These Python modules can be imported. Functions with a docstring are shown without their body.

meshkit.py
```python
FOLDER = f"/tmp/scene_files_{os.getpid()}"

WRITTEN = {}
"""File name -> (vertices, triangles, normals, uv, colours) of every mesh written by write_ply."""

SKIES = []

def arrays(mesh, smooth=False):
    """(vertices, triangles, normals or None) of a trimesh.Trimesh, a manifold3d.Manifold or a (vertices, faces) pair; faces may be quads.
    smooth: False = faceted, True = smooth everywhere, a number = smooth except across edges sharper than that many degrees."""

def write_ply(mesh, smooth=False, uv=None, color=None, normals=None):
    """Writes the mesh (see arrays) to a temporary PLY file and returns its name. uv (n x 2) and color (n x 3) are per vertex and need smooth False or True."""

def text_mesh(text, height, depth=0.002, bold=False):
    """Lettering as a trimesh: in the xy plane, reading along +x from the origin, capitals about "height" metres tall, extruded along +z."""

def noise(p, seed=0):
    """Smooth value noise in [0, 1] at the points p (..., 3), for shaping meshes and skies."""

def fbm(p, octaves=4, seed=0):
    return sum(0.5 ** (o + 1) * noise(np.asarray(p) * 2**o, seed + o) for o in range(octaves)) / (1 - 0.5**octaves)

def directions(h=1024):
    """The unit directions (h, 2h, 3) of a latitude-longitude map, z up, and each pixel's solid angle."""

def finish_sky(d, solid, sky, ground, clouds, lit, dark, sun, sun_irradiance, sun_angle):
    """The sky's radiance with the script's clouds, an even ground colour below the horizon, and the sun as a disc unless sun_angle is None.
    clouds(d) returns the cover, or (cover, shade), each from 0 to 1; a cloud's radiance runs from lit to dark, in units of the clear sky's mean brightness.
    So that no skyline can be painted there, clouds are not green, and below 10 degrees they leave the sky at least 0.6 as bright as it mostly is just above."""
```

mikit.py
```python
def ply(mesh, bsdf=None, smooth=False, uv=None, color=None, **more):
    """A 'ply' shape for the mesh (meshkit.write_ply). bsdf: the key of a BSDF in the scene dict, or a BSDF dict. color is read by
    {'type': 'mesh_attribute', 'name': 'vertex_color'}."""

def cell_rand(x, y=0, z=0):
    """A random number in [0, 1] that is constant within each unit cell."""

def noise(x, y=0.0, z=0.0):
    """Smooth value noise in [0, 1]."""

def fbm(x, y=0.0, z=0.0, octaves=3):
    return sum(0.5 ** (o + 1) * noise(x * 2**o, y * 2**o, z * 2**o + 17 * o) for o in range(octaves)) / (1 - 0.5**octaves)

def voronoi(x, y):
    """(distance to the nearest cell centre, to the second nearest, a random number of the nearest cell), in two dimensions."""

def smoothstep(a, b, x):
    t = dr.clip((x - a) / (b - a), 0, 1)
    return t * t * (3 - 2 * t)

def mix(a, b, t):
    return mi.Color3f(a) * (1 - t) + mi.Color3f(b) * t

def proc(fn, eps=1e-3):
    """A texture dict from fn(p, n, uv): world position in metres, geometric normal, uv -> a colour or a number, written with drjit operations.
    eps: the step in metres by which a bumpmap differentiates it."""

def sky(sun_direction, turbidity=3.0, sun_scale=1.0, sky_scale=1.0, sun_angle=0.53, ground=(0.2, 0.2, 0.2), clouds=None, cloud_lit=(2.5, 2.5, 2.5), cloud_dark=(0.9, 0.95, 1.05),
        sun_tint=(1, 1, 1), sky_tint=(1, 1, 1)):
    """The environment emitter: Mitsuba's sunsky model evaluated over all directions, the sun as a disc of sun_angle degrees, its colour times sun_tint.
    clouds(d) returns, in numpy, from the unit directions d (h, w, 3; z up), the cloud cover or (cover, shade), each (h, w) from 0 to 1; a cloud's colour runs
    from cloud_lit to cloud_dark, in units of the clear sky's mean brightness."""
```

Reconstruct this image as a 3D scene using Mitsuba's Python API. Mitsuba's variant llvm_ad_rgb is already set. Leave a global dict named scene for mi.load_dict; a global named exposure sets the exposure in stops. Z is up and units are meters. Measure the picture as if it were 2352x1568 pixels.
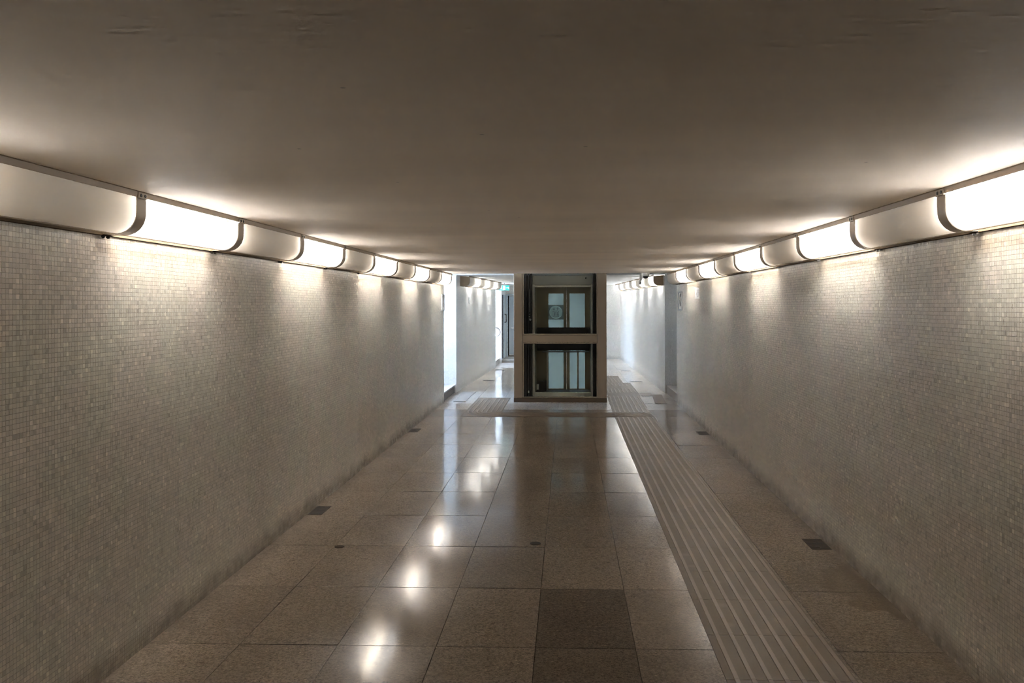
import math, random
import numpy as np, trimesh, mitsuba as mi, drjit as dr
import shapely.geometry as sg
import mikit, meshkit
from mikit import noise, fbm, voronoi, cell_rand, smoothstep, mix

random.seed(7)
rng = np.random.default_rng(7)
T = mi.ScalarTransform4f
scene, labels = {}, {}

# ---------------------------------------------------------------- camera, sky, exposure
EYE, YAW, ROLL, F = (0.0, 0.0, 1.711), 0.0356, 0.0019, 1890.0
fwd = np.array([-math.sin(YAW), math.cos(YAW), 0.0])
right = np.array([math.cos(YAW), math.sin(YAW), 0.0])
up = np.array([0.0, 0.0, 1.0]) * math.cos(ROLL) + right * math.sin(ROLL)
scene['camera'] = {
    'type': 'perspective', 'fov_axis': 'x', 'fov': math.degrees(2 * math.atan(1176 / F)),
    'principal_point_offset_x': -(1236.2 - 1176) / 2352, 'principal_point_offset_y': -(702.2 - 784) / 1568,
    'near_clip': 0.05, 'far_clip': 200.0,
    'to_world': T().look_at(origin=list(EYE), target=list(np.array(EYE) + fwd), up=list(up))}
scene['sky'] = mikit.sky((0.3, -0.4, 0.75), turbidity=4.0, sun_scale=0.0, sky_scale=9.5, sky_tint=(1.6, 1.34, 1.07))
scene['sky']['sampling_weight'] = 14.0
exposure = 4.47
LAMP = [0.214, 0.211, 0.209]           # radiance of a lit diffuser
TUBE = 49.0                       # the bare tube over the slot, relative to it
LAMP_REAR = [0.20, 0.20, 0.198]


# ---------------------------------------------------------------- helpers
def obj(key, mesh, bsdf, smooth=False, **more):
    """One entry of the scene under the next free number of key."""
    k, n = key, 0
    while k in scene:
        n += 1
        k = f'{key}_{n:03d}'
    scene[k] = mikit.ply(mesh, bsdf, smooth=smooth, **more) if not isinstance(mesh, dict) else {**mesh, **more}
    return k


USED = set()


def name(key):
    """A free key for a thing whose parts follow."""
    k, n = key, 0
    while k in USED:
        n += 1
        k = f'{key}_{n:03d}'
    USED.add(k)
    return k


def tag(key, label, category=None, group=None, kind=None):
    d = {'label': label}
    for a, b in (('category', category), ('group', group), ('kind', kind)):
        if b:
            d[a] = b
    labels[key] = d


def struct(key, mesh, bsdf, label, smooth=False):
    k = obj(key, mesh, bsdf, smooth)
    USED.add(k)
    labels[k] = {'label': label, 'kind': 'structure'}
    return k


def join(*ms):
    return trimesh.util.concatenate(list(ms))


def bx(x0, x1, y0, y1, z0, z1):
    m = trimesh.creation.box((abs(x1 - x0), abs(y1 - y0), abs(z1 - z0)))
    m.apply_translation(((x0 + x1) / 2, (y0 + y1) / 2, (z0 + z1) / 2))
    return m


def cbox(x0, x1, y0, y1, z0, z1, c=0.004):
    """A box with chamfered edges."""
    lo, hi = np.array([min(x0, x1), min(y0, y1), min(z0, z1)]), np.array([max(x0, x1), max(y0, y1), max(z0, z1)])
    c = min(c, 0.45 * float((hi - lo).min()))
    pts = []
    for sx in (0, 1):
        for sy in (0, 1):
            for sz in (0, 1):
                p = np.where([sx, sy, sz], hi, lo)
                d = np.where([sx, sy, sz], -c, c)
                for a in range(3):
                    q = p + d
                    q[a] = p[a]
                    pts.append(q)
    return trimesh.convex.convex_hull(np.array(pts))


def plan(poly, z0, z1):
    """A polygon of the plan (x, y) extruded upwards."""
    m = trimesh.creation.extrude_polygon(sg.Polygon(poly), z1 - z0, engine='earcut')
    m.apply_translation((0, 0, z0))
    return m


def loft(profile, y0, o0, y1, o1, closed=True, caps=True, flip=False):
    """A profile of (x, z) points carried from y0 (shifted by o0) to y1 (shifted by o1)."""
    p = np.asarray(profile, float)
    n = len(p)
    a = np.column_stack([p[:, 0] + o0[0], np.full(n, y0), p[:, 1] + o0[1]])
    b = np.column_stack([p[:, 0] + o1[0], np.full(n, y1), p[:, 1] + o1[1]])
    f = []
    for i in range(n if closed else n - 1):
        j = (i + 1) % n
        f += [[i, j, n + j], [i, n + j, n + i]]
    if caps:
        v2, t = trimesh.creation.triangulate_polygon(sg.Polygon(p), engine='earcut')
        idx = [int(np.argmin(((p - q) ** 2).sum(1))) for q in v2]
        area = sg.LinearRing(p).is_ccw
        for q in t:
            q = [idx[k] for k in q]
            r = p[q]
            ccw = np.cross(r[1] - r[0], r[2] - r[0]) > 0
            q = q if ccw == area else q[::-1]
            f += [[q[2], q[1], q[0]], [n + q[0], n + q[1], n + q[2]]]
    f = np.array(f)
    if flip:
        f = f[:, ::-1]
    m = trimesh.Trimesh(np.vstack([a, b]), f, process=False)
    return m


def solid(profile, y0, o0, y1, o1):
    m = loft(profile, y0, o0, y1, o1)
    if m.volume < 0:
        m.invert()
    return m


def cyl(r, p0, p1, n=16):
    return trimesh.creation.cylinder(radius=r, segment=[p0, p1], sections=n)


def tube(points, r, n=10):
    return join(*[cyl(r, points[i], points[i + 1], n) for i in range(len(points) - 1)],
                *[trimesh.creation.icosphere(1, r).apply_translation(p) for p in points[1:-1]])


# ---------------------------------------------------------------- materials
def rgb(*c):
    return {'type': 'rgb', 'value': list(c)}


def principled(color, rough, spec=0.5, **k):
    return {'type': 'twosided', 'bsdf': {'type': 'principled', 'base_color': color if isinstance(color, dict) else rgb(*color),
            'roughness': rough if isinstance(rough, dict) else float(rough), 'specular': float(spec), **k}}


PITCH = 0.020
TX0, TY0, TW, TL = -1.164, 4.118, 0.5, 0.8587          # floor grid


def mosaic_color(p, n, uv):
    u = dr.select(dr.abs(n.x) > 0.5, p.y, p.x)
    side = dr.select(p.x > 0, 5.0, 0.0)
    a, b = u / PITCH, p.z / PITCH
    r = cell_rand(a, b, side)
    r2 = cell_rand(a, b, side + 1)
    sheet = cell_rand(u / 0.3 + 0.3, p.z / 0.3, side + 2)
    tone = 0.86 + 0.20 * r + dr.select(r2 > 0.965, 0.25, 0.0) - dr.select(r2 < 0.04, 0.22, 0.0) + 0.05 * (sheet - 0.5)
    tone *= 0.90 + 0.2 * fbm(u * 1.3, p.z * 1.3, side, 3)
    c = mix((0.51, 0.452, 0.376), (0.49, 0.458, 0.37), smoothstep(0.3, 0.7, noise(u * 6.0, p.z * 6.0, side + 9)))
    c = c * tone
    fa, fb = a - dr.floor(a), b - dr.floor(b)
    edge = dr.minimum(dr.minimum(fa, 1 - fa), dr.minimum(fb, 1 - fb))
    grout = 1 - smoothstep(0.03, 0.07, edge)
    c = mix(c, mi.Color3f(0.20, 0.175, 0.14), 0.75 * grout)
    dirt = smoothstep(0.13, 0.0, p.z - 0.06 * noise(u * 9.0, 3.0, side)) * (0.45 + 0.55 * noise(u * 22.0, p.z * 25.0, side))
    specks = dr.select(cell_rand(u / 0.004 + 0.5, p.z / 0.022, side + 4) > 0.9975, 0.55, 0.0)
    return mix(c, mi.Color3f(0.11, 0.085, 0.055), dr.clip(0.8 * dirt + specks, 0, 0.9))


def granite_color(p, n, uv):
    ci, cj = (p.x - TX0) / TW, (p.y - TY0) / TL
    i, j = dr.floor(ci), dr.floor(cj)
    t = cell_rand(ci, cj, 3)
    tone = 0.88 + 0.2 * t
    tone = dr.select((i == 2) & (j == 0), 0.48, tone)
    tone = dr.select((i == 2) & (j == -1), 0.60, tone)
    tone = dr.select((i == 3) & (j == -1), 0.85, tone)
    grain = 0.55 * noise(p.x * 230, p.y * 230, 1.0) + 0.45 * noise(p.x * 95, p.y * 95, 2.0)
    tone *= 0.42 + 1.16 * grain
    tone *= 0.80 + 0.40 * fbm(p.x * 2.6, p.y * 2.0, 4.0, 4)
    light = dr.select(cell_rand(p.x * 110, p.y * 110, 8) > 0.988, 0.55, 0.0) - dr.select(cell_rand(p.x * 140, p.y * 140, 9) > 0.985, 0.45, 0.0)
    c = mix((0.118, 0.097, 0.073), (0.126, 0.100, 0.076), noise(p.x * 1.7, p.y * 1.1, 7.0))
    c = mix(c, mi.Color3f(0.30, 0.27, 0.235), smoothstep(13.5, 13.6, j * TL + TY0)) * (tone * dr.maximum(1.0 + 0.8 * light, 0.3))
    d, _, w = voronoi(p.x * 5.5, p.y * 5.5)
    gum = (1 - smoothstep(0.045, 0.07, d)) * dr.select(w > 0.62, 1.0, 0.0)
    e = dr.square((p.x - 1.70) / 0.20) + dr.square((p.y - 5.12) / 0.42) + 2.2 * (fbm(p.x * 7, p.y * 4, 2.0, 3) - 0.5)
    e2 = dr.square((p.x - 1.83) / 0.06) + dr.square((p.y - 4.78) / 0.22) + 1.5 * (noise(p.x * 16, p.y * 9, 5.0) - 0.5)
    wet = dr.maximum(1 - smoothstep(0.55, 1.05, e), 1 - smoothstep(0.5, 1.1, e2))
    wall_d = dr.minimum(p.x + 2.14 + 0.0055 * (p.y - 3.7), 1.853 + 0.0042 * (p.y - 3.8) - p.x)
    grime = (1 - smoothstep(0.0, 0.16, wall_d)) * (0.3 + 0.6 * noise(p.x * 14, p.y * 8, 6.0))
    return mix(c, mi.Color3f(0.06, 0.045, 0.03), dr.clip(0.6 * gum + 0.5 * wet + 0.6 * grime, 0, 0.85))


def granite_rough(p, n, uv):
    ci, cj = (p.x - TX0) / TW, (p.y - TY0) / TL
    i = dr.floor(ci)
    base = 0.105 + 0.04 * cell_rand(ci, cj, 11)
    base = dr.select(i == 0, 0.105, base)
    return dr.clip(base + 0.07 * (fbm(p.x * 3.0, p.y * 2.0, 9.0, 3) - 0.45), 0.06, 0.5)


def ceiling_color(p, n, uv):
    t = 0.93 + 0.14 * fbm(p.x * 0.9, p.y * 3.0, 1.0, 4)
    d, _, w = voronoi(p.x * 1.3, p.y * 1.3)
    fly = (1 - smoothstep(0.004, 0.012, d)) * dr.select(w > 0.7, 0.5, 0.0)
    return mix(mi.Color3f(0.82, 0.725, 0.615) * t, mi.Color3f(0.12, 0.10, 0.08), fly)


def ceiling_bump(p, n, uv):
    return noise(p.x * 55, p.y * 240, 1.0) * 0.5 + noise(p.x * 14, p.y * 60, 3.0)


def paver_color(p, n, uv):
    t = 0.84 + 0.22 * fbm(p.x * 5, p.y * 4, 2.0, 3) + 0.08 * noise(p.x * 300, p.y * 300, 1.0)
    d, _, w = voronoi(p.x * 3.2, p.y * 3.2)
    spot = (1 - smoothstep(0.02, 0.16, d)) * dr.select(w > 0.6, 1.0, 0.0)
    return mix((0.088, 0.066, 0.045), (0.12, 0.09, 0.064), 0.5 * spot) * t


def steel_color(p, n, uv):
    return mi.Color3f(0.32, 0.29, 0.21) * (0.85 + 0.3 * noise(p.x * 7.0, p.z * 1.2, p.y * 7.0))


M = scene
M['m_mosaic'] = principled(mikit.proc(mosaic_color), 0.32, 0.5)
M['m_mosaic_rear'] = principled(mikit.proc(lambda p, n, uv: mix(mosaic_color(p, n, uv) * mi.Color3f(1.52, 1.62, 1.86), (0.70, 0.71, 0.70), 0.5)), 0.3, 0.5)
M['m_grout'] = principled((0.20, 0.175, 0.14), 0.8, 0.2)
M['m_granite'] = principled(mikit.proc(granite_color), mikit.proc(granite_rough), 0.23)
M['m_joint'] = principled((0.035, 0.027, 0.02), 0.8, 0.1)
M['m_ceiling'] = {'type': 'bumpmap', 'map': mikit.proc(ceiling_bump), 'scale': 0.0006, 'bsdf': principled(mikit.proc(ceiling_color), 0.65, 0.3)}
M['m_paver'] = principled(mikit.proc(paver_color), 0.5, 0.35)
M['m_rib'] = principled((0.128, 0.098, 0.070), 0.42, 0.4)
M['m_frame'] = principled((0.275, 0.225, 0.168), 0.42, 0.5)
M['m_frame_dark'] = principled((0.085, 0.062, 0.042), 0.5, 0.4)
M['m_rail'] = principled((0.23, 0.165, 0.095), 0.4, 0.5)
M['m_bracket'] = principled((0.28, 0.228, 0.165), 0.38, 0.5)
M['m_screw'] = principled((0.02, 0.018, 0.015), 0.5, 0.4)
M['m_chrome'] = principled((0.75, 0.75, 0.75), 0.2, 0.5, metallic=1.0)
M['m_steel'] = principled(mikit.proc(steel_color), 0.25, 0.5, metallic=0.9)
M['m_alu'] = principled((0.78, 0.74, 0.65), 0.45, 0.5)
M['m_lintel'] = principled((0.34, 0.335, 0.29), 0.4, 0.5)
M['m_end_plate'] = principled((0.42, 0.32, 0.21), 0.5, 0.4)
M['m_sticker'] = {'type': 'principledthin', 'base_color': rgb(.30, .34, .32), 'roughness': .5, 'diff_trans': 1.5, 'eta': 1.5}
M['m_sticker_disc'] = {'type': 'principledthin', 'base_color': rgb(.62, .68, .64), 'roughness': .5, 'diff_trans': 1.7, 'eta': 1.5}
M['m_ledge'] = principled((0.05, 0.036, 0.022), 0.9, 0.05)
M['m_sticker_ring'] = {'type': 'principledthin', 'base_color': rgb(.85, .9, .86), 'roughness': .5, 'diff_trans': 1.5, 'eta': 1.5}
M['m_black'] = principled((0.012, 0.012, 0.014), 0.4, 0.4)
M['m_charcoal'] = principled((0.032, 0.035, 0.042), 0.45, 0.4)
M['m_white'] = principled((0.78, 0.77, 0.74), 0.45, 0.4)
M['m_grey'] = principled((0.32, 0.33, 0.34), 0.5, 0.4)
M['m_plaster'] = principled((0.72, 0.72, 0.70), 0.75, 0.2)
M['m_stone'] = principled((0.42, 0.40, 0.37), 0.55, 0.3)
M['m_stone_dark'] = principled((0.16, 0.14, 0.12), 0.6, 0.3)
M['m_drain'] = principled((0.03, 0.022, 0.015), 0.7, 0.15)
M['m_lamp_off'] = principled((0.85, 0.85, 0.85), 0.4)
M['m_cover'] = {'type': 'principledthin', 'base_color': rgb(0.90, 0.865, 0.80), 'roughness': 0.025, 'diff_trans': 0.5, 'eta': 1.5}
M['m_frosted'] = {'type': 'principledthin', 'base_color': rgb(0.50, 0.69, 0.76), 'roughness': 0.35, 'diff_trans': 1.85, 'eta': 1.5}
M['m_glass'] = {'type': 'thindielectric', 'int_ior': 1.5, 'specular_transmittance': rgb(0.86, 0.90, 0.88)}
M['m_door'] = principled((0.46, 0.52, 0.56), 0.5, 0.4)
M['m_green'] = principled((0.02, 0.32, 0.24), 0.4, 0.4)
M['m_hatch'] = principled((0.16, 0.145, 0.13), 0.45, 0.4)
M['m_mat'] = principled((0.12, 0.095, 0.08), 0.7, 0.2)

# ---------------------------------------------------------------- the shell
Y0 = -4.0
YL, YR = 14.50, 14.38            # ends of the two tiled walls
YC = 14.28                       # end of the low ceiling
YF = 16.20                       # start of the passage behind the lift
YE = 26.40                       # end wall


def xl(y):
    return -2.13 - 0.0055 * (y - 3.7)


def xr(y):
    return 1.853 + 0.0042 * (y - 3.8)


def zc(y):
    return 2.235 + 0.0035 * (y - 3.7)


def fxl(y):
    return -2.20 + 0.030 * (y - YF)


def fxr(y):
    return 1.905 - 0.0215 * (y - YF)


def fzc(y):
    return 2.322 + 0.0055 * (y - YF)


YT = 8.4                          # up to here every mosaic tile is a piece of its own
PROUD = 0.0009
struct('floor', bx(-11, 11, Y0 - .3, YE + 1, -0.3, -0.012), 'm_joint', 'polished brown granite slab floor running the length of the underpass')
struct('wall_left', plan([(xl(Y0), Y0), (xl(YT), YT), (xl(YT) + PROUD, YT), (xl(YL) + PROUD, YL), (-2.75, YL), (-2.75, Y0)], -0.05, 2.75), 'm_mosaic',
       'long left wall of the underpass clad in small pale mosaic tiles')
struct('wall_right', plan([(xr(Y0), Y0), (2.5, Y0), (2.5, YR), (xr(YR) - PROUD, YR), (xr(YT) - PROUD, YT), (xr(YT), YT)], -0.05, 2.75), 'm_mosaic',
       'long right wall of the underpass clad in small pale mosaic tiles')
struct('ceiling', loft([(-2.7, 0), (2.45, 0), (2.45, 0.5), (-2.7, 0.5)][::-1], Y0, (0, zc(Y0)), YC, (0, zc(YC))), 'm_ceiling', 'low painted plaster ceiling of the front part of the underpass')
struct('wall_back', bx(-3, 3, Y0 - .3, Y0, -0.1, 3), 'm_plaster', 'wall closing the underpass behind the viewer')
# crossing with the two stairs, and the passage behind the lift
struct('ceiling_crossing', join(bx(-3.1, 6.2, YC, YF, 2.52, 2.9), bx(-3.1, 6.2, YC - .02, YC, 2.3, 2.9)), 'm_plaster', 'higher ceiling over the crossing in front of the stairs')
struct('ceiling_rear', loft([(-2.26, 0), (2.45, 0), (2.45, 0.6), (-2.26, 0.6)][::-1], YF, (0, fzc(YF)), YE + .2, (0, fzc(YE + .2))), 'm_plaster', 'ceiling of the bright passage behind the lift')
YO0, YO1 = 22.85, 24.60           # opening of the rear stairs
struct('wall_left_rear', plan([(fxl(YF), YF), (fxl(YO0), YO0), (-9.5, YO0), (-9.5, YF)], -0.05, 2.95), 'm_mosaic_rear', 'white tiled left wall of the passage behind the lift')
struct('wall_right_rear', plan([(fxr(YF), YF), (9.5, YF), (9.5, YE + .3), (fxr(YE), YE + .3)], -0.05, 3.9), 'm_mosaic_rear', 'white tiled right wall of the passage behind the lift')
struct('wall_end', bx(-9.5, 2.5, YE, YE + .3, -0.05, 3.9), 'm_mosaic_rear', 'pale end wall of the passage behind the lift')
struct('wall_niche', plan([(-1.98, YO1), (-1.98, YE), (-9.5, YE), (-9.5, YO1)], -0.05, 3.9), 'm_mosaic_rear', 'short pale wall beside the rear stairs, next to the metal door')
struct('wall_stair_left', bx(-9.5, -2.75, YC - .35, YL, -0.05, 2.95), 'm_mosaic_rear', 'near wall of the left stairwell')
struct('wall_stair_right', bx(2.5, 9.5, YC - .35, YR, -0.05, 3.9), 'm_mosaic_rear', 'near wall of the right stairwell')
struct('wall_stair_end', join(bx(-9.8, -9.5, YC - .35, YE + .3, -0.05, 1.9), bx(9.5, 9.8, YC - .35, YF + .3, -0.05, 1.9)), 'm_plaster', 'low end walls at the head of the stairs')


# mosaic tiles, each a piece
def tile_mesh(side, ys, zs, seed):
    """Mosaic tiles at the cells ys, zs of one wall as one mesh of five-sided pieces."""
    r = np.random.default_rng(seed)
    n = len(ys)
    g = 0.0007
    jy = r.uniform(-.0007, .0007, n) + .0012 * (meshkit.noise(np.column_stack([ys * .3, zs * .9, ys * 0 + side]), 3) - .5)
    y0 = ys * PITCH + g + jy + r.uniform(-.0005, .0005, n)
    y1 = (ys + 1) * PITCH - g + jy + r.uniform(-.0005, .0005, n)
    z0 = zs * PITCH + g + r.uniform(-.0003, .0003, n)
    z1 = (zs + 1) * PITCH - g + r.uniform(-.0003, .0003, n)
    s = 1.0 if side < 0 else -1.0
    f = xl if side < 0 else xr
    out = []
    for k, (yy, zz) in enumerate(((y0, z0), (y1, z0), (y1, z1), (y0, z1))):
        out.append(np.column_stack([f(yy) - s * 0.0005, yy, zz]))
    b = 0.0007
    for k, (yy, zz) in enumerate(((y0 + b, z0 + b), (y1 - b, z0 + b), (y1 - b, z1 - b), (y0 + b, z1 - b))):
        out.append(np.column_stack([f(yy) + s * (PROUD + r.uniform(-.00025, .00025, n)), yy, zz]))
    v = np.stack(out, 1).reshape(-1, 3)
    q = np.array([[4, 5, 6, 7], [0, 1, 5, 4], [1, 2, 6, 5], [2, 3, 7, 6], [3, 0, 4, 7]])
    t = np.vstack([q[:, [0, 1, 2]], q[:, [0, 2, 3]]])
    if side > 0:
        t = t[:, ::-1]
    return v, (t[None] + 8 * np.arange(n)[:, None, None]).reshape(-1, 3)


for side, wall, first in ((-1, 'wall_left', 154), (1, 'wall_right', 168)):
    cols, rows = np.arange(120, int(YT / PITCH)), np.arange(0, 102)
    cy, cz = [a.ravel() for a in np.meshgrid(cols, rows, indexing='ij')]
    keep = np.random.default_rng(5 + side).uniform(size=len(cy)) > 0.0012          # a few have dropped off
    cy, cz = cy[keep], cz[keep]
    near = np.nonzero((cy >= first) & (cz >= 17))[0][:300]
    rest = np.setdiff1d(np.arange(len(cy)), near)
    for k in near:
        obj(f'{wall}__tile', trimesh.Trimesh(*tile_mesh(side, cy[k:k + 1], cz[k:k + 1], 1000 + int(k)), process=False), 'm_mosaic')
    key = obj(f'{wall}__mosaic', trimesh.Trimesh(*tile_mesh(side, cy[rest], cz[rest], 77 + side), process=False), 'm_mosaic')
    labels[key] = {'label': 'small pale mosaic tiles covering the wall', 'kind': 'stuff'}

# floor slabs, each a piece
XE = [TX0 + TW * i for i in range(-2, 7)]
XE[0], XE[-1] = -2.32, 2.06
for j in range(-3, 27):
    ya, yb = TY0 + TL * j, min(TY0 + TL * (j + 1), YE + .02)
    if ya > YE:
        break
    for i in range(len(XE) - 1):
        g = 0.0013
        m = cbox(XE[i] + g, XE[i + 1] - g, ya + 2 * g, yb - 2 * g, -0.03, 0.0, 0.0008)
        a, b = rng.normal(0, 0.0018), rng.normal(0, 0.0012)
        c = m.vertices.mean(0)
        m.vertices[:, 2] += (m.vertices[:, 0] - c[0]) * a + (m.vertices[:, 1] - c[1]) * b
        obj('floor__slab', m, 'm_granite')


# ---------------------------------------------------------------- stairs to the surface
def stairs(sign, x0, y0, y1, steps, label, rise=0.15, tread=0.31):
    k = name('staircase')
    tag(k, label, 'stairs')
    for s in range(steps):
        xa = x0 + sign * tread * s
        xb = x0 + sign * 7.15 if s == steps - 1 else xa + sign * (tread + 0.02)
        obj(f'{k}__step', cbox(xa, xb, y0 + .002, y1 - .002, -0.02 if s == 0 else rise * s - 0.02, rise * (s + 1), 0.006), 'm_stone')
        obj(f'{k}__nosing', cbox(xa - sign * .012, xa + sign * .06, y0 + .003, y1 - .003, rise * (s + 1) - .004, rise * (s + 1) + .006, .003), 'm_stone')
    return k


stairs(-1, -2.235, YL, YF, 12, 'granite stairs climbing left into daylight in front of the lift')
stairs(1, 1.94, YR, YF, 12, 'granite stairs climbing right in the shaded opening past the right wall')
stairs(-1, -2.04, YO0, YO1, 12, 'granite stairs climbing left into daylight at the far end')
obj('staircase__riser_face', bx(-2.232, -2.24, YL + .01, YF - .01, 0.0, 0.125), 'm_stone_dark')


# ---------------------------------------------------------------- wall lamps
def profile(w, h, n=10, top=0.022):
    """Section of a cover from under the rail down and round to the wall: (distance from the wall, height below the ceiling)."""
    r = 0.095
    pts = [(w, -top), (w + .001, -0.06)]
    for a in np.linspace(0, math.pi / 2, n + 1):
        pts.append((w - r + r * math.cos(a), -h + r - r * math.sin(a)))
    return np.array(pts)


ORD = ['nearest', 'second', 'third', 'fourth', 'fifth', 'sixth', 'seventh']


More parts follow.
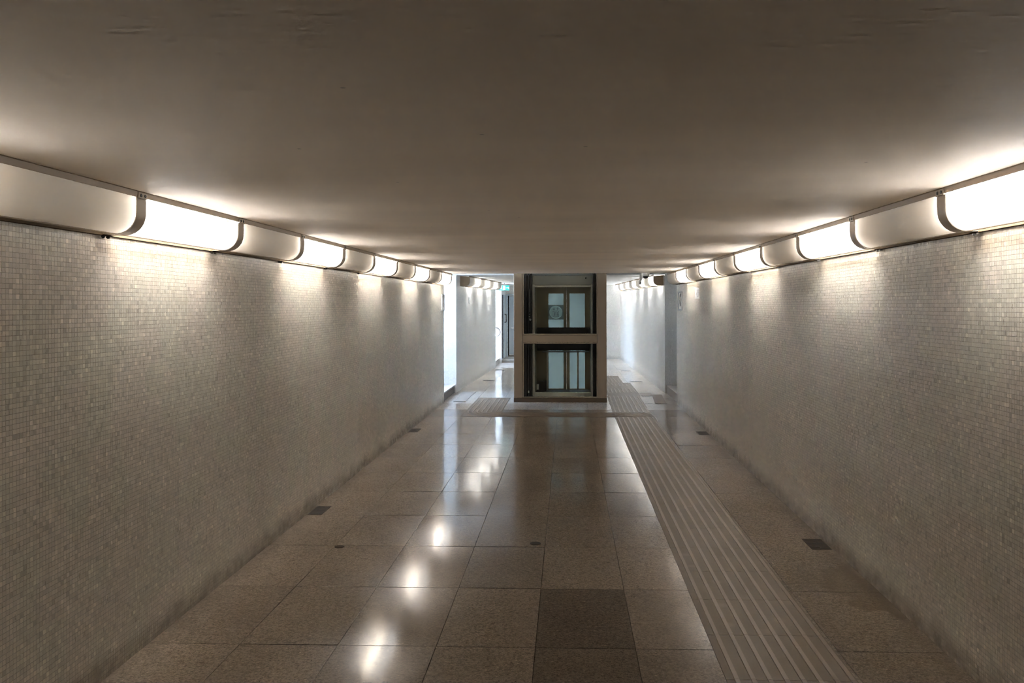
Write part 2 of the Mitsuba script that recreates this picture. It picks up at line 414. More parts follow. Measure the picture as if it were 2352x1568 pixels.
def lamp_row(side, edges, lit, fx, fz, w, h, where, group, radiance, first_seen, near_cap=False, far_cap=False, tone='m_bracket', thin=False):
    """Sections of lamp cover between edges along one wall; lit tells which of them glow."""
    s = 1.0 if side < 0 else -1.0
    weight = 0.45 if thin else 1.0
    P = profile(w, h)
    PC = np.vstack([P * [0.94, 1], [[0.03, -h + .06]], [[0.012, -h + .06]], [[0.012, -0.02]]])

    def to_x(pts):
        q = pts.copy()
        q[:, 0] *= s
        return q

    off = lambda y: (fx(y), fz(y))  # noqa: E731
    nl = nd = 0
    for k in range(len(edges) - 1):
        a, b = edges[k], edges[k + 1]
        seen = k >= first_seen
        if lit[k]:
            key = name('wall_lamp')
            m = loft(to_x(profile(w, h, 10, .038)), a + .006, off(a), b - .006, off(b), closed=False, caps=False)
            n0 = m.face_normals[0]
            if n0[0] * s < 0:
                m.invert()
            cap_a = loft(to_x(PC), a + .006, off(a), a + .010, off(a))
            if cap_a.volume < 0:
                cap_a.invert()
            cap_b = loft(to_x(PC), b - .010, off(b), b - .006, off(b))
            if cap_b.volume < 0:
                cap_b.invert()
            obj(f'{key}__diffuser', m, 'm_lamp_off', smooth=40, emitter={'type': 'area', 'radiance': rgb(*radiance), 'sampling_weight': weight})
            obj(f'{key}__end_window', cap_a, 'm_lamp_off', emitter={'type': 'area', 'radiance': rgb(*[5.2 * c for c in radiance]), 'sampling_weight': 0.12 * weight})
            obj(f'{key}__end_window', cap_b, 'm_lamp_off', emitter={'type': 'area', 'radiance': rgb(*[5.2 * c for c in radiance]), 'sampling_weight': 0.12 * weight})
            for yy, dd in ((a + .001, .004), (b - .005, .004)):
                obj(f'{key}__baffle', solid(to_x(np.array([[.002, -h + .002], [w - .098, -h + .002], [w - .075, -h + .05], [w - .075, -.045], [.002, -.045]])), yy, off(yy), yy + dd, off(yy + dd)), 'm_rail')
            x0, z0 = off(a)
            x1_, z1 = off(b)
            obj(f'{key}__tube', cyl(.014, (x0 + s * .072, a + .03, z0 - h + .150), (x1_ + s * .072, b - .03, z1 - h + .150), 10), 'm_lamp_off', emitter={'type': 'area', 'radiance': rgb(*[TUBE * c for c in radiance]), 'sampling_weight': weight})
            if seen:
                tag(key, f'{ORD[nl]} glowing white lamp in view {where}', 'lamp', group[0])
                nl += 1
            else:
                tag(key, f'glowing white lamp behind the viewer {where}', 'lamp', group[0])
        else:
            key = name('lamp_cover')
            m = loft(to_x(P), a + .004, off(a), b - .004, off(b), closed=False, caps=False)
            if m.face_normals[0][0] * s < 0:
                m.invert()
            obj(f'{key}__cover', m, 'm_cover', smooth=40)
            if seen:
                tag(key, f'{ORD[nd]} unlit grey-white lamp cover in view {where}', 'lamp cover', group[1])
                nd += 1
            else:
                tag(key, f'unlit lamp cover behind the viewer {where}', 'lamp cover', group[1])
        # the strap over the joint at the near end, with its screw plate under the rail
        bw = 0.041 if not thin else 0.016
        Q = np.vstack([[[w - .001, -.008]], profile(w, h, 14), [[.002, -h]]])
        out = np.vstack([Q + np.array([[.0035, -.0]]) * 1.0, (Q - [[0.001, 0]])[::-1]])
        out[:len(Q), 1] -= np.linspace(0, .0035, len(Q))
        for y, last in ((a, False), (b, True)):
            if last and (k < len(edges) - 2 or far_cap):
                continue
            obj(f'{key}__strap', solid(to_x(out), y - bw, off(y - bw), y + bw, off(y + bw)), tone, smooth=35)
            if y > 1 and not thin:
                x0, z0 = off(y)
                pk = obj(f'{key}__screw_plate', cbox(x0 + s * (w + .003), x0 + s * (w + .012), y - .04, y + .04, z0 - .032, z0 - .004, .002), tone)
                for d in (-.018, .018):
                    obj(f'{pk}__screw', cyl(.0075, (x0 + s * (w + .011), y + d, z0 - .018), (x0 + s * (w + .0145), y + d, z0 - .018), 12), 'm_screw')
                if y < 9:
                    for d in (-.02, .02):
                        obj(f'{key}__clip', trimesh.creation.icosphere(2, .008).apply_translation((x0 + s * .014, y + d, z0 - h - .012)), 'm_screw' if side < 0 else 'm_chrome')
        if near_cap and k == 0:
            obj(f'{key}__end_plate', solid(to_x(np.vstack([P * [1.03, 1.03], [[0.0, -h * 1.03]], [[0.0, -.004]]])), a - .03, off(a), a - .004, off(a)), 'm_end_plate')
        if far_cap and k == len(edges) - 2:
            obj(f'{key}__end_plate', solid(to_x(np.vstack([P * [1.0, 1.0], [[0.006, -h]], [[0.006, -.006]]])), b, off(b), b + .012, off(b)), 'm_lamp_off')


def trims(n, side, y0, y1, fx, fz, w, h, what):
    s = 1.0 if side < 0 else -1.0
    rail = [(s * (w - .006), -.026), (s * (w + .006), -.026), (s * (w + .008), -.002), (s * (w + .016), -.001), (s * (w + .016), .004), (s * (w - .006), .004)]
    struct(f'trim_{n}', solid(rail, y0, (fx(y0), fz(y0)), y1, (fx(y1), fz(y1))), 'm_rail', f'thin beige metal rail under the ceiling above the lamps of the {what}')
    e = w - .095
    lip = [(s * (e - .010), -h - .004), (s * (e + .002), -h - .004), (s * (e + .002), -h + .003), (s * (e - .010), -h + .003)]
    led = [(-s * .002, -h - .007), (s * .025, -h - .007), (s * .025, -h + .006), (-s * .002, -h + .011)]
    struct(f'trim_{n + 8}', solid(led, y0, (fx(y0), fz(y0)), y1, (fx(y1), fz(y1))), 'm_ledge', f'thin dark ledge on the wall under the lamps of the {what}')
    struct(f'trim_{n + 1}', solid(lip, y0, (fx(y0), fz(y0)), y1, (fx(y1), fz(y1))), 'm_rail', f'thin beige lip along the lower edge of the lamps of the {what}')


PL, PR = 1.165, 1.1735
eL = [3.70 + PL * k for k in range(-3, 10)]
lL = [(k % 2 == 0) for k in range(-3, 9)]
eL = eL[1:]
lL = lL[1:]                                  # from y = 1.37
eR = [3.77 + PR * k for k in range(-2, 10)]
lR = [(k % 2 != 0) for k in range(-2, 9)]
lL = [(round((e - 3.70) / PL) % 2 == 0) for e in eL[:-1]]
lR = [(round((e - 3.77) / PR) % 2 != 0) for e in eR[:-1]]
gl = ('glowing lamps on the front left wall', 'unlit lamp covers on the front left wall')
gr = ('glowing lamps on the front right wall', 'unlit lamp covers on the front right wall')
lamp_row(-1, eL, lL, xl, zc, 0.178, 0.192, 'on the long left wall', gl, LAMP, 1)
lamp_row(1, eR, lR, xr, zc, 0.166, 0.192, 'on the long right wall', gr, LAMP, 1, far_cap=True)
trims(1, -1, Y0, 14.2, xl, zc, 0.178, 0.192, 'long left wall')
trims(3, 1, Y0, 14.34, xr, zc, 0.166, 0.192, 'long right wall')
efL = [16.72 + 0.83 * k for k in range(8)]
efR = [16.42 + 0.86 * k for k in range(12)]
glf = ('glowing lamps in the passage on the left behind the lift', 'unlit lamp covers in the passage on the left behind the lift')
grf = ('glowing lamps in the passage on the right behind the lift', 'unlit lamp covers in the passage on the right behind the lift')
lamp_row(-1, efL, [k % 2 == 1 for k in range(7)], fxl, fzc, 0.190, 0.205, 'in the passage left of the lift', glf, LAMP_REAR, 0, near_cap=True, thin=True)
lamp_row(1, efR, [k % 2 == 0 for k in range(11)], fxr, fzc, 0.190, 0.205, 'in the passage right of the lift', grf, LAMP_REAR, 0, near_cap=True, thin=True)
trims(5, -1, 16.70, 22.6, fxl, fzc, 0.190, 0.205, 'passage left of the lift')
trims(7, 1, 16.40, 25.9, fxr, fzc, 0.190, 0.205, 'passage right of the lift')


# ---------------------------------------------------------------- tactile paving
def paver_piece(key, x0, x1, y0, y1, along, ribs=8, z=0.0035, a=None, b=None):
    """One guiding paver: a slab with raised ribs along y or x."""
    pk = obj(f'{key}__paver', cbox(x0 + .0012, x1 - .0012, y0 + .0015, y1 - .0015, -.004, z, .0008), 'm_paver')
    lo, hi = (y0, y1) if along == 'y' else (x0, x1)
    lo, hi = (a if a is not None else lo) + .0012, (b if b is not None else hi) - .0012
    across0, across1 = (x0, x1) if along == 'y' else (y0, y1)
    p = 0.0751
    for r in range(ribs):
        c = across0 + 0.050 + p * r
        if c > across1:
            break
        pr = [(-.0125, 0), (.0125, 0), (.0105, .0045), (-.0105, .0045)]
        if along == 'y':
            m = solid(pr, lo, (c, z), hi, (c, z))
        else:
            m = solid(pr, lo, (0, z), hi, (0, z))
            m.apply_transform(trimesh.transformations.rotation_matrix(-math.pi / 2, (0, 0, 1)))
            m.apply_translation((0, c, 0))
        obj(f'{pk}__rib', m, 'm_rib')
    return pk


SX0, SX1, PLN = 0.720, 1.318, 0.514
k = name('tactile_path')
tag(k, 'long ribbed brown guiding path running along the floor right of the lift', 'tactile paving')
y = 3.785 - 3 * PLN
while y < 12.60:
    paver_piece(k, SX0, SX1, y, min(y + PLN, 12.66), 'y')
    y += PLN
for ya, yb in ((13.22, 13.86), (13.86, 14.5), (14.5, 15.06), (15.06, 15.62)):
    paver_piece(k, SX0 + .012 * (ya - 13.2), SX1 + .02 * (ya - 13.2), ya, yb, 'y')
for ya, yb in ((16.18, 16.98), (17.55, 18.3)):
    paver_piece(k, 0.76, 1.385, ya, yb, 'y')
for ya, yb in ((15.62, 16.18), (16.98, 17.55)):
    paver_piece(k, 0.76, 1.385, ya, yb, 'x', ribs=0)
paver_piece(k, 0.58, 1.225, 18.3, 19.3, 'y')
paver_piece(k, 0.50, 1.225, 19.3, 20.1, 'y')
k2 = name('tactile_path')
tag(k2, 'ribbed brown guiding path crossing the floor in front of the lift and turning left', 'tactile paving')
xs = np.linspace(-1.06, SX1, 5)
for i in range(4):
    paver_piece(k2, xs[i], xs[i + 1], 12.66, 13.22, 'x', ribs=7)
corner = obj(f'{k2}__paver', cbox(-1.66, -1.061, 12.66, 13.22, -.004, .0035, .0008), 'm_paver')
for ya, yb in ((13.22, 13.86), (13.86, 14.5), (14.5, 15.1)):
    paver_piece(k2, -1.66, -1.06, ya, yb, 'y')
obj(f'{k2}__paver', cbox(-1.66, -1.06, 15.1, 15.28, -.004, .0035, .0008), 'm_paver')
for r in range(7):
    # quarter bends of the ribs
    R = 0.50 - 0.0751 * r
    cx, cy_ = -1.06, 13.22
    ang = np.linspace(math.pi, 1.5 * math.pi, 9)
    vi = [(-.0145, .0035), (-.0115, .008), (.0115, .008), (.0145, .0035)]
    if R < 0.03:
        continue
    V = np.array([[cx + (R + 0.05 + d) * math.cos(t), cy_ + (R + 0.0 + d) * math.sin(t), z] for t in ang for d, z in vi])
    Fc = []
    for q in range(8):
        for e in range(3):
            i0 = q * 4 + e
            Fc += [[i0, i0 + 1, i0 + 5], [i0, i0 + 5, i0 + 4]]
    obj(f'{corner}__rib', trimesh.Trimesh(V, Fc, process=False), 'm_rib')

# ---------------------------------------------------------------- floor fittings
for x0, x1, y0, y1, lab in (
        (-2.14, -2.02, 6.68, 6.97, 'small dark drain grate in the floor by the left wall, nearer the viewer'),
        (-2.17, -2.04, 11.10, 11.42, 'small dark drain grate in the floor by the left wall, farther from the viewer'),
        (1.71, 1.852, 5.83, 6.09, 'dark drain grate in the floor by the right wall, nearer the viewer'),
        (1.74, 1.875, 10.95, 11.25, 'small dark drain grate in the floor by the right wall, farther from the viewer')):
    k = name('drain_grate')
    tag(k, lab, 'drain')
    t = .008
    obj(f'{k}__frame', join(cbox(x0, x1, y0, y0 + t, -.004, .0025, .001), cbox(x0, x1, y1 - t, y1, -.004, .0025, .001),
                            cbox(x0, x0 + t, y0 + t, y1 - t, -.004, .0025, .001), cbox(x1 - t, x1, y0 + t, y1 - t, -.004, .0025, .001)), 'm_drain')
    obj(f'{k}__pan', bx(x0 + t, x1 - t, y0 + t, y1 - t, -.004, .0008), 'm_black')
    n = 7
    for q in range(n):
        yy = y0 + t + (y1 - y0 - 2 * t) * (q + .5) / n
        obj(f'{k}__bar', cbox(x0 + t, x1 - t, yy - .009, yy + .009, .0006, .0024, .0006), 'm_drain')
for x0, x1, y0, lab in (
        (-1.945, -1.68, 18.75, 'dark drain slot in the passage left of the lift, nearer one'),
        (-1.94, -1.68, 21.85, 'dark drain slot in the passage left of the lift, farther one'),
        (1.405, 1.68, 18.5, 'dark drain slot in the passage right of the lift, nearer one'),
        (1.40, 1.66, 21.55, 'dark drain slot in the passage right of the lift, farther one')):
    k = name('drain_slot')
    tag(k, lab, 'drain')
    obj(f'{k}__frame', join(cbox(x0, x1, y0, y0 + .03, -.003, .004, .001), cbox(x0, x1, y0 + .19, y0 + .22, -.003, .004, .001),
                            cbox(x0, x0 + .02, y0 + .03, y0 + .19, -.003, .004, .001), cbox(x1 - .02, x1, y0 + .03, y0 + .19, -.003, .004, .001)), 'm_stone_dark')
    obj(f'{k}__pan', bx(x0 + .02, x1 - .02, y0 + .03, y0 + .19, -.003, .002), 'm_black')
k = name('floor_hatch')
tag(k, 'pale floor hatch beside the left stairs', 'hatch')
q = np.array([(-2.035, 14.66), (-1.82, 14.66), (-1.845, 16.35), (-2.09, 16.35)])
obj(f'{k}__lid', plan(q, -.004, .006), 'm_hatch')
obj(f'{k}__edge', join(cbox(-2.04, -1.815, 14.62, 14.66, -.004, .009, .001), cbox(-1.845, -1.825, 15.6, 16.35, -.004, .008, .001)), 'm_stone_dark')
k = name('floor_hatch')
tag(k, 'dark brown floor hatch beside the right stairs', 'hatch')
obj(f'{k}__lid', plan([(1.53, 14.45), (1.72, 14.43), (1.80, 15.85), (1.62, 15.85)], -.004, .006), 'm_mat')
obj(f'{k}__edge', cbox(1.53, 1.73, 14.40, 14.45, -.004, .008, .001), 'm_stone_dark')
obj(f'{k}__strip', cbox(1.40, 1.62, 15.62, 16.18, -.004, .0045, .001), 'm_paver')
for x, y, r, m_, lab in ((-0.235, 5.92, .034, 'm_screw', 'round dark plug set in the middle of the floor'), (-1.625, 5.80, .028, 'm_drain', 'round brown plug set in the floor towards the left wall')):
    k = name('floor_plug')
    tag(k, lab, 'floor plug')
    d = trimesh.creation.cylinder(r, .006, sections=28)
    obj(f'{k}__cap', d.apply_translation((x, y, .0005)), m_)
    ring = trimesh.creation.annulus(r, r + .005, .005, sections=28)
    obj(f'{k}__ring', ring.apply_translation((x, y, .0008)), 'm_drain')

# ---------------------------------------------------------------- the lift
LY = 14.60
lift = name('lift')
tag(lift, 'tan framed glass lift shaft standing in the middle of the underpass', 'lift')
X0, X1, ZT = -0.955, 0.692, 2.60
for xa, xb in ((X0, -0.806), (0.531, X1)):
    obj(f'{lift}__post', cbox(xa, xb, LY, LY + .18, 0.075, ZT, .004), 'm_frame')
obj(f'{lift}__transom', cbox(-.800, .525, LY + .004, LY + .16, 1.066, 1.190, .004), 'm_frame')
obj(f'{lift}__plinth', cbox(X0 - .003, X1 + .003, LY - .006, LY + .19, -.004, .074, .003), 'm_frame_dark')
for z0, z1, gz0, gz1 in ((1.194, 2.60, 1.216, 2.58), (.078, 1.062, .097, 1.040)):
    for xa, xb in ((-.801, -.776), (.513, .528)):
        obj(f'{lift}__bead', cbox(xa, xb, LY + .006, LY + .05, z0, z1, .003), 'm_frame')
    obj(f'{lift}__bead', cbox(-.776, .513, LY + .006, LY + .05, z0, gz0, .003), 'm_frame')
    obj(f'{lift}__bead', cbox(-.776, .513, LY + .006, LY + .05, gz1, z1, .003), 'm_frame')
    g = trimesh.Trimesh([(-.776, LY + .03, gz0), (.513, LY + .03, gz0), (.513, LY + .03, gz1), (-.776, LY + .03, gz1)], [[0, 1, 2], [0, 2, 3]], process=False)
    kk = obj(f'{lift}__glass_pane', g, 'm_glass')
for xa, xb in ((X0, X0 + .04), (X1 - .04, X1)):
    obj(f'{lift}__side_panel', cbox(xa, xb, LY + .18, 16.45, 0.0, ZT, .003), 'm_charcoal')
for xa, xb in ((X0 + .04, -.625), (.445, X1 - .04)):
    obj(f'{lift}__rear_panel', cbox(xa, xb, 16.40, 16.45, 0.0, ZT, .003), 'm_charcoal')
obj(f'{lift}__rear_panel', cbox(-.625, .445, 16.40, 16.45, 2.17, ZT, .003), 'm_charcoal')
obj(f'{lift}__roof', bx(X0, X1, LY, 16.50, ZT, ZT + .05), 'm_charcoal')
obj(f'{lift}__pit_floor', bx(X0 + .04, X1 - .04, LY + .19, 16.45, -.004, .04), 'm_black')
# guide rails in the shaft
for xa, xb, m_ in ((-.775, -.735, 'm_charcoal'), (-.715, -.690, 'm_charcoal'), (-.672, -.640, 'm_black'), (.478, .500, 'm_black'), (.452, .470, 'm_charcoal')):
    obj(f'{lift}__guide_rail', cbox(xa, xb, LY + .22, LY + .30, .04, 2.55, .003), m_)
obj(f'{lift}__cable', cyl(.005, (-.682, LY + .24, 1.60), (-.682, LY + .24, 2.02), 10), 'm_white')
for dz in (1.475, 1.515, 1.56):
    obj(f'{lift}__bolt', trimesh.creation.icosphere(2, .012).apply_translation((-.686, LY + .21, dz)), 'm_grey')
obj(f'{lift}__roller', cyl(.02, (-.668, LY + .16, 1.462), (-.668, LY + .2, 1.462), 14), 'm_grey')
obj(f'{lift}__switch', cbox(-.715, -.692, LY + .19, LY + .22, .145, .185, .003), 'm_white')
# the cabin: front frame, lintel, rear door leaves with frosted windows
CY = 15.0
cab = name('lift_cabin')
tag(cab, 'lift cabin with beige door frame behind the shaft glass', 'lift cabin')
obj(f'{cab}__frame', cbox(-.640, -.600, CY, CY + .08, .06, 2.10, .003), 'm_alu')
obj(f'{cab}__frame', cbox(.430, .464, CY, CY + .08, .06, 2.10, .003), 'm_alu')
obj(f'{cab}__frame', cbox(-.600, .430, CY, CY + .08, 2.052, 2.086, .003), 'm_alu')
obj(f'{cab}__lintel', cbox(-.640, .464, CY + .01, CY + .06, 2.088, 2.262, .003), 'm_lintel')
obj(f'{cab}__ledge', cbox(-.640, .464, CY - .02, CY + .06, 2.264, 2.31, .003), 'm_grey')
obj(f'{cab}__sill', cbox(-.600, .430, CY - .01, CY + .1, .060, .128, .004), 'm_alu')
obj(f'{cab}__knob', cyl(.014, (.335, CY - .012, 2.215), (.335, CY + .012, 2.215), 14), 'm_black')
obj(f'{cab}__side_wall', bx(-.640, -.610, CY + .08, 16.28, .06, 2.2), 'm_steel')
obj(f'{cab}__side_wall', bx(.440, .464, CY + .08, 16.28, .06, 2.2), 'm_steel')
obj(f'{cab}__cabin_ceiling', bx(-.64, .464, CY + .06, 16.28, 2.16, 2.2), 'm_grey')
obj(f'{cab}__cabin_floor', bx(-.60, .43, CY + .1, 16.28, .02, .06), 'm_black')
DY = 16.28
doors = [(-.62, -.020, -.380, -.078), (-.016, .44, .039, .345)]
for xa, xb, wa, wb in doors:
    dk = obj(f'{cab}__door', join(bx(xa, wa, DY, DY + .04, .0, 2.16), bx(wb, xb, DY, DY + .04, .0, 2.16), bx(wa, wb, DY, DY + .04, .0, .075), bx(wa, wb, DY, DY + .04, 1.955, 2.16)), 'm_steel')
    g = trimesh.Trimesh([(wa, DY + .02, .075), (wb, DY + .02, .075), (wb, DY + .02, 1.955), (wa, DY + .02, 1.955)], [[0, 1, 2], [0, 2, 3]], process=False)
    obj(f'{dk}__window', g, 'm_frosted')
obj(f'{cab}__waist_panel', cbox(-.60, .43, 16.12, 16.18, .835, 1.285, .004), 'm_black')
obj(f'{cab}__hand_bar', cyl(.012, (-.50, 16.08, .815), (.42, 16.08, .815), 12), 'm_grey')
obj(f'{cab}__post', cbox(.186, .216, 16.14, 16.17, .06, .83, .003), 'm_alu')
obj(f'{cab}__post', cbox(-.412, -.384, 16.14, 16.17, .06, .83, .003), 'm_alu')
obj(f'{cab}__locker', cbox(-.60, -.415, 15.95, 16.15, .06, .245, .004), 'm_black')
obj(f'{cab}__socket', cbox(-.598, -.555, 15.80, 15.84, .10, .205, .003), 'm_white')
# the sticker on the left window
st = name('window_sticker')
tag(st, 'grey square sticker with a round emblem on the left lift window', 'sticker')
SY = DY - .004
c = (-.229, 1.584)
ring_ = [(c[0] + .115 * math.cos(t), c[1] + .115 * math.sin(t)) for t in np.linspace(0, 2 * math.pi, 36, endpoint=False)]
v2, t2 = trimesh.creation.triangulate_polygon(sg.Polygon([(-.380, 1.44), (-.078, 1.44), (-.078, 1.728), (-.380, 1.728)], [ring_]), engine='earcut')
obj(f'{st}__sheet', trimesh.Trimesh(np.column_stack([v2[:, 0], v2[:, 0] * 0 + SY, v2[:, 1]]), t2, process=False), 'm_sticker')


def face(m, y):
    """Turns a flat mesh of the xy plane upright, facing the viewer."""
    m.apply_transform(trimesh.transformations.rotation_matrix(math.pi / 2, (1, 0, 0)))
    m.apply_translation((0, y, 0))
    return m


v2, t2 = trimesh.creation.triangulate_polygon(sg.Polygon(ring_), engine='earcut')
obj(f'{st}__disc', trimesh.Trimesh(np.column_stack([v2[:, 0], v2[:, 0] * 0 + SY, v2[:, 1]]), t2, process=False), 'm_sticker_disc')
obj(f'{st}__ring', face(trimesh.creation.annulus(.112, .130, .003, sections=40), 0).apply_translation((c[0], SY - .0025, c[1])), 'm_sticker_ring')
fr = [bx(c[0] - .062, c[0] + .062, SY - .005, SY - .002, c[1] - .088, c[1] - .080), bx(c[0] - .062, c[0] + .062, SY - .005, SY - .002, c[1] + .020, c[1] + .028),
      bx(c[0] - .062, c[0] - .054, SY - .005, SY - .002, c[1] - .08, c[1] + .02), bx(c[0] + .054, c[0] + .062, SY - .005, SY - .002, c[1] - .08, c[1] + .02)]
fr += [bx(c[0] + d - .009, c[0] + d + .009, SY - .005, SY - .002, c[1] - .066, c[1] + .006) for d in (-.032, 0, .032)]
fr += [bx(c[0] - .06, c[0] - .02, SY - .005, SY - .002, c[1] + .05, c[1] + .075), bx(c[0] + .012, c[0] + .056, SY - .005, SY - .002, c[1] + .062, c[1] + .074),
       bx(c[0] + .028, c[0] + .040, SY - .005, SY - .002, c[1] + .046, c[1] + .094)]
obj(f'{st}__emblem', join(*fr), 'm_grey')

# ---------------------------------------------------------------- dome camera, notices, exit sign, handrail, door
k = name('dome_camera')
tag(k, 'white dome camera with a black lens bubble at the edge of the low ceiling', 'camera')
cx, cy_, cz_ = 1.335, 14.12, zc(14.12)
obj(f'{k}__base', trimesh.creation.revolve(np.array([(0, .002), (.066, .002), (.066, -.045), (.058, -.056), (0, -.056)]), sections=32).apply_translation((cx, cy_, cz_)), 'm_white', smooth=40)
d = trimesh.creation.icosphere(3, .046)
d.apply_translation((cx, cy_, cz_ - .052))
obj(f'{k}__bubble', d, 'm_black', smooth=True)
k = name('wall_camera')
tag(k, 'small white camera hanging below the dome camera', 'camera')
obj(f'{k}__mount', cbox(1.29, 1.335, 14.75, 14.79, 2.16, 2.54, .004), 'm_white')
obj(f'{k}__body', cbox(1.275, 1.315, 14.70, 14.80, 2.09, 2.17, .008), 'm_white')
obj(f'{k}__lens', cyl(.012, (1.293, 14.685, 2.115), (1.293, 14.70, 2.115), 14), 'm_black')


def notice(side, y0, y1, z0, z1, label, cat, framed):
    k = name('framed_notice' if framed else 'paper_notice')
    tag(k, label, cat)
    f, s = (xl, 1) if side < 0 else (xr, -1)
    x = f((y0 + y1) / 2) + s * PROUD
    P_ = lambda a, b, c_, d_, e, g: cbox(x + s * a, x + s * b, c_, d_, e, g, .001)  # noqa: E731
    if framed:
        w = .018
        obj(f'{k}__frame', join(P_(-.002, .02, y0, y1, z0, z0 + w), P_(-.002, .02, y0, y1, z1 - w, z1), P_(-.002, .02, y0, y0 + w, z0 + w, z1 - w), P_(-.002, .02, y1 - w, y1, z0 + w, z1 - w)), 'm_grey')
        obj(f'{k}__sheet', P_(-.002, .008, y0 + w, y1 - w, z0 + w, z1 - w), 'm_white')
        n, cy0, cz0 = 24, (y0 + y1) / 2, (z0 + z1) / 2
        a = np.linspace(0, 2 * math.pi, n, endpoint=False)
        ring = trimesh.creation.annulus(.55, .72, .004, sections=28)
        ring.apply_scale((.11 if (y1 - y0) > .3 else .09, .15, 1))
        ring.apply_transform(trimesh.transformations.rotation_matrix(math.pi / 2, (0, 1, 0)) @ trimesh.transformations.rotation_matrix(math.pi / 2, (0, 0, 1)))
        ring.apply_translation((x + s * .010, cy0, cz0 + .02))
        obj(f'{k}__symbol', ring, 'm_charcoal')
    else:
        obj(f'{k}__sheet', P_(-.002, .002, y0, y1, z0, z1), 'm_white')
        rr = np.random.default_rng(3)
        rows = [P_(.0015, .003, y0 + .04, y0 + .04 + (y1 - y0 - .08) * rr.uniform(.5, 1), zz, zz + .007) for zz in np.arange(z0 + .03, z1 - .02, .018)]
        obj(f'{k}__print', join(*rows), 'm_grey')


notice(-1, 14.20, 14.47, 1.63, 1.915, 'framed notice at the end of the left wall beside the stairs', 'notice', True)
notice(1, 13.64, 14.02, 1.63, 1.945, 'framed notice at the end of the right wall', 'notice', True)
notice(1, 11.86, 12.24, 1.81, 1.97, 'white paper notice under a lamp near the end of the right wall', 'notice', False)

ex = name('exit_sign')
tag(ex, 'glowing green and white exit sign hanging left of the lift', 'exit sign')
EY, ea, eb, e0, e1 = 22.95, -1.905, -1.625, 2.145, 2.285
obj(f'{ex}__housing', cbox(ea - .008, eb + .008, EY + .002, EY + .05, e0 - .008, e1 + .008, .004), 'm_white')
obj(f'{ex}__hanger', cyl(.006, ((ea + eb) / 2, EY + .025, e1), ((ea + eb) / 2, EY + .025, fzc(EY) + .01), 8), 'm_grey')
obj(f'{ex}__panel', bx(ea, eb, EY - .002, EY + .004, e0, e1), 'm_green', emitter={'type': 'area', 'radiance': rgb(.003, .034, .033), 'sampling_weight': 0.1})
W_ = []
W_ += [bx(ea + .105, ea + .165, EY - .005, EY - .002, e0 + .012, e1 - .012)]                  # the door
W_ += [bx(ea + .185, ea + .262, EY - .005, EY - .002, e0 + .058, e0 + .082)]                  # the arrow
W_ += [face(trimesh.creation.extrude_polygon(sg.Polygon([(0, -.03), (.03, 0), (0, .03)]), .003, engine='earcut'), 0).apply_translation((ea + .246, EY - .002, e0 + .07))]


def limb(p, q, r):
    p, q = np.array(p), np.array(q)
    d = (q - p) / np.linalg.norm(q - p)
    nrm = np.array([-d[1], d[0]]) * r
    return face(trimesh.creation.extrude_polygon(sg.Polygon([p + nrm, q + nrm, q - nrm, p - nrm]), .003, engine='earcut'), 0).apply_translation((ea, EY - .002, e0))


W_ += [limb((.058, .112), (.052, .065), .011), limb((.054, .066), (.082, .045), .008), limb((.08, .047), (.076, .016), .007), limb((.052, .066), (.032, .042), .008),
       limb((.033, .043), (.006, .04), .007), limb((.058, .103), (.086, .088), .006), limb((.055, .103), (.026, .088), .006)]
W_ += [face(trimesh.creation.cylinder(.011, .003, sections=18), 0).apply_translation((ea + .066, EY - .0035, e0 + .124))]
obj(f'{ex}__symbol', join(*W_), 'm_lamp_off', emitter={'type': 'area', 'radiance': rgb(.09, .118, .118), 'sampling_weight': 0.1})

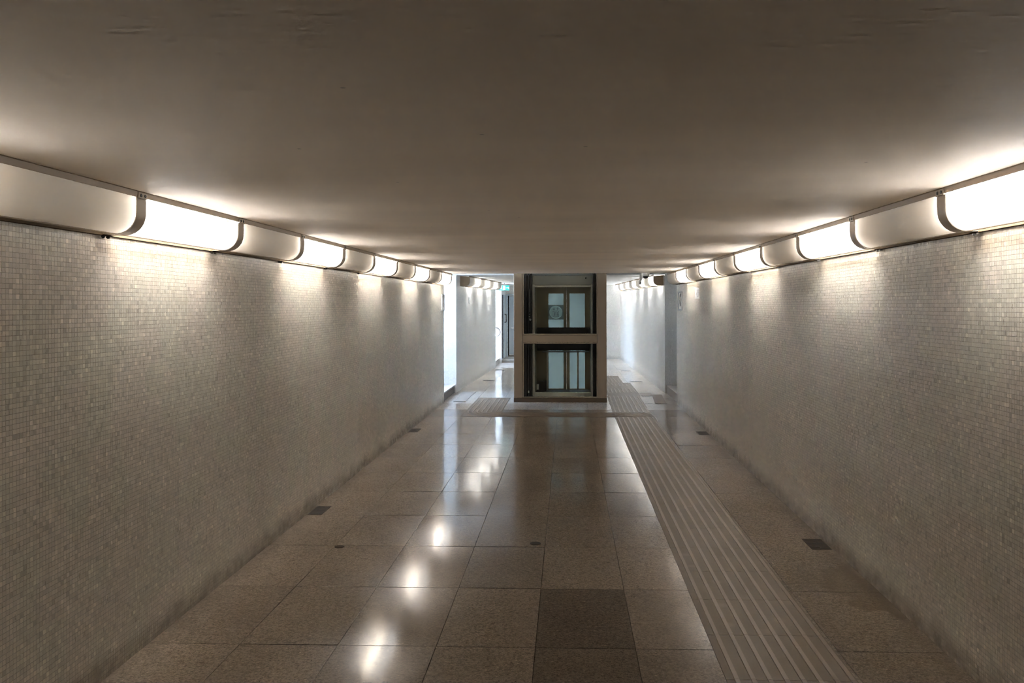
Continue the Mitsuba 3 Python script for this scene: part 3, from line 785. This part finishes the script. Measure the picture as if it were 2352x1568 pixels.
k = name('handrail')
tag(k, 'steel handrail looping out of the rear stairs at the far left', 'handrail')
pts = [(-2.9, 22.98, 1.55), (-2.15, 22.98, 1.12)] + [(-2.02 + .13 * math.sin(t), 22.98 + .02 * t, .98 + .12 * math.cos(t)) for t in np.linspace(0.1, math.pi, 9)] + [(-2.2, 23.05, .86), (-2.9, 23.05, 1.2)]
obj(f'{k}__tube', tube(pts, .02, 12), 'm_chrome', smooth=40)
obj(f'{k}__fixing', cyl(.012, (-2.6, 22.85, 1.36), (-2.6, 22.98, 1.37), 10), 'm_chrome')

k = name('wall_plaque')
tag(k, 'small grey plaque on the tiled wall of the passage left of the lift', 'plaque')
obj(f'{k}__plate', cbox(fxl(17.9) - .003, fxl(17.9) + .008, 17.82, 17.98, 1.76, 1.90, .002), 'm_grey')
obj(f'{k}__fixing', cyl(.008, (fxl(17.9) + .006, 17.9, 1.83), (fxl(17.9) + .012, 17.9, 1.83), 10), 'm_chrome')

# door at the end, raised landing in front of it
obj('landing__slab', cbox(-1.98, -0.9, 24.72, YE, -.004, .085, .004), 'm_stone')
obj('landing__riser', bx(-1.98, -0.9, 24.712, 24.722, .0, .072), 'm_stone_dark')
tag('landing', 'grey step in front of the metal door at the far left', 'step')
struct('door_1', cbox(-1.88, -.95, YE - .03, YE + .02, .16, 2.02, .004), 'm_door', 'blue-grey metal door at the far end left of the lift')
obj('door_1__frame', join(cbox(-1.975, -1.915, YE - .06, YE + .01, .085, 2.09, .004), cbox(-.92, -.86, YE - .06, YE + .01, .085, 2.09, .004), cbox(-1.915, -.92, YE - .06, YE + .01, 2.035, 2.09, .004)), 'm_door')
obj('door_1__gap', bx(-1.915, -1.88, YE - .012, YE + .01, .085, 2.035), 'm_black')
obj('door_1__threshold', bx(-1.915, -.92, YE - .02, YE + .01, .085, .13), 'm_stone_dark')
obj('door_1__handle', cyl(.016, (-1.82, YE - .07, 1.0), (-1.72, YE - .07, 1.0), 12), 'm_chrome')
struct('door_2', cbox(-1.985, -1.955, 25.0, 25.75, .12, 2.05, .003), 'm_door', 'narrow metal service door on the short wall next to the far door')
obj('door_2__gap', bx(-1.984, -1.954, 24.86, 24.99, .12, 2.05), 'm_charcoal')
obj('door_2__pull', tube([(-1.958, 25.45, 1.20), (-1.90, 25.45, 1.21), (-1.90, 25.45, 1.44), (-1.958, 25.45, 1.45)], .012, 10), 'm_charcoal', smooth=40)
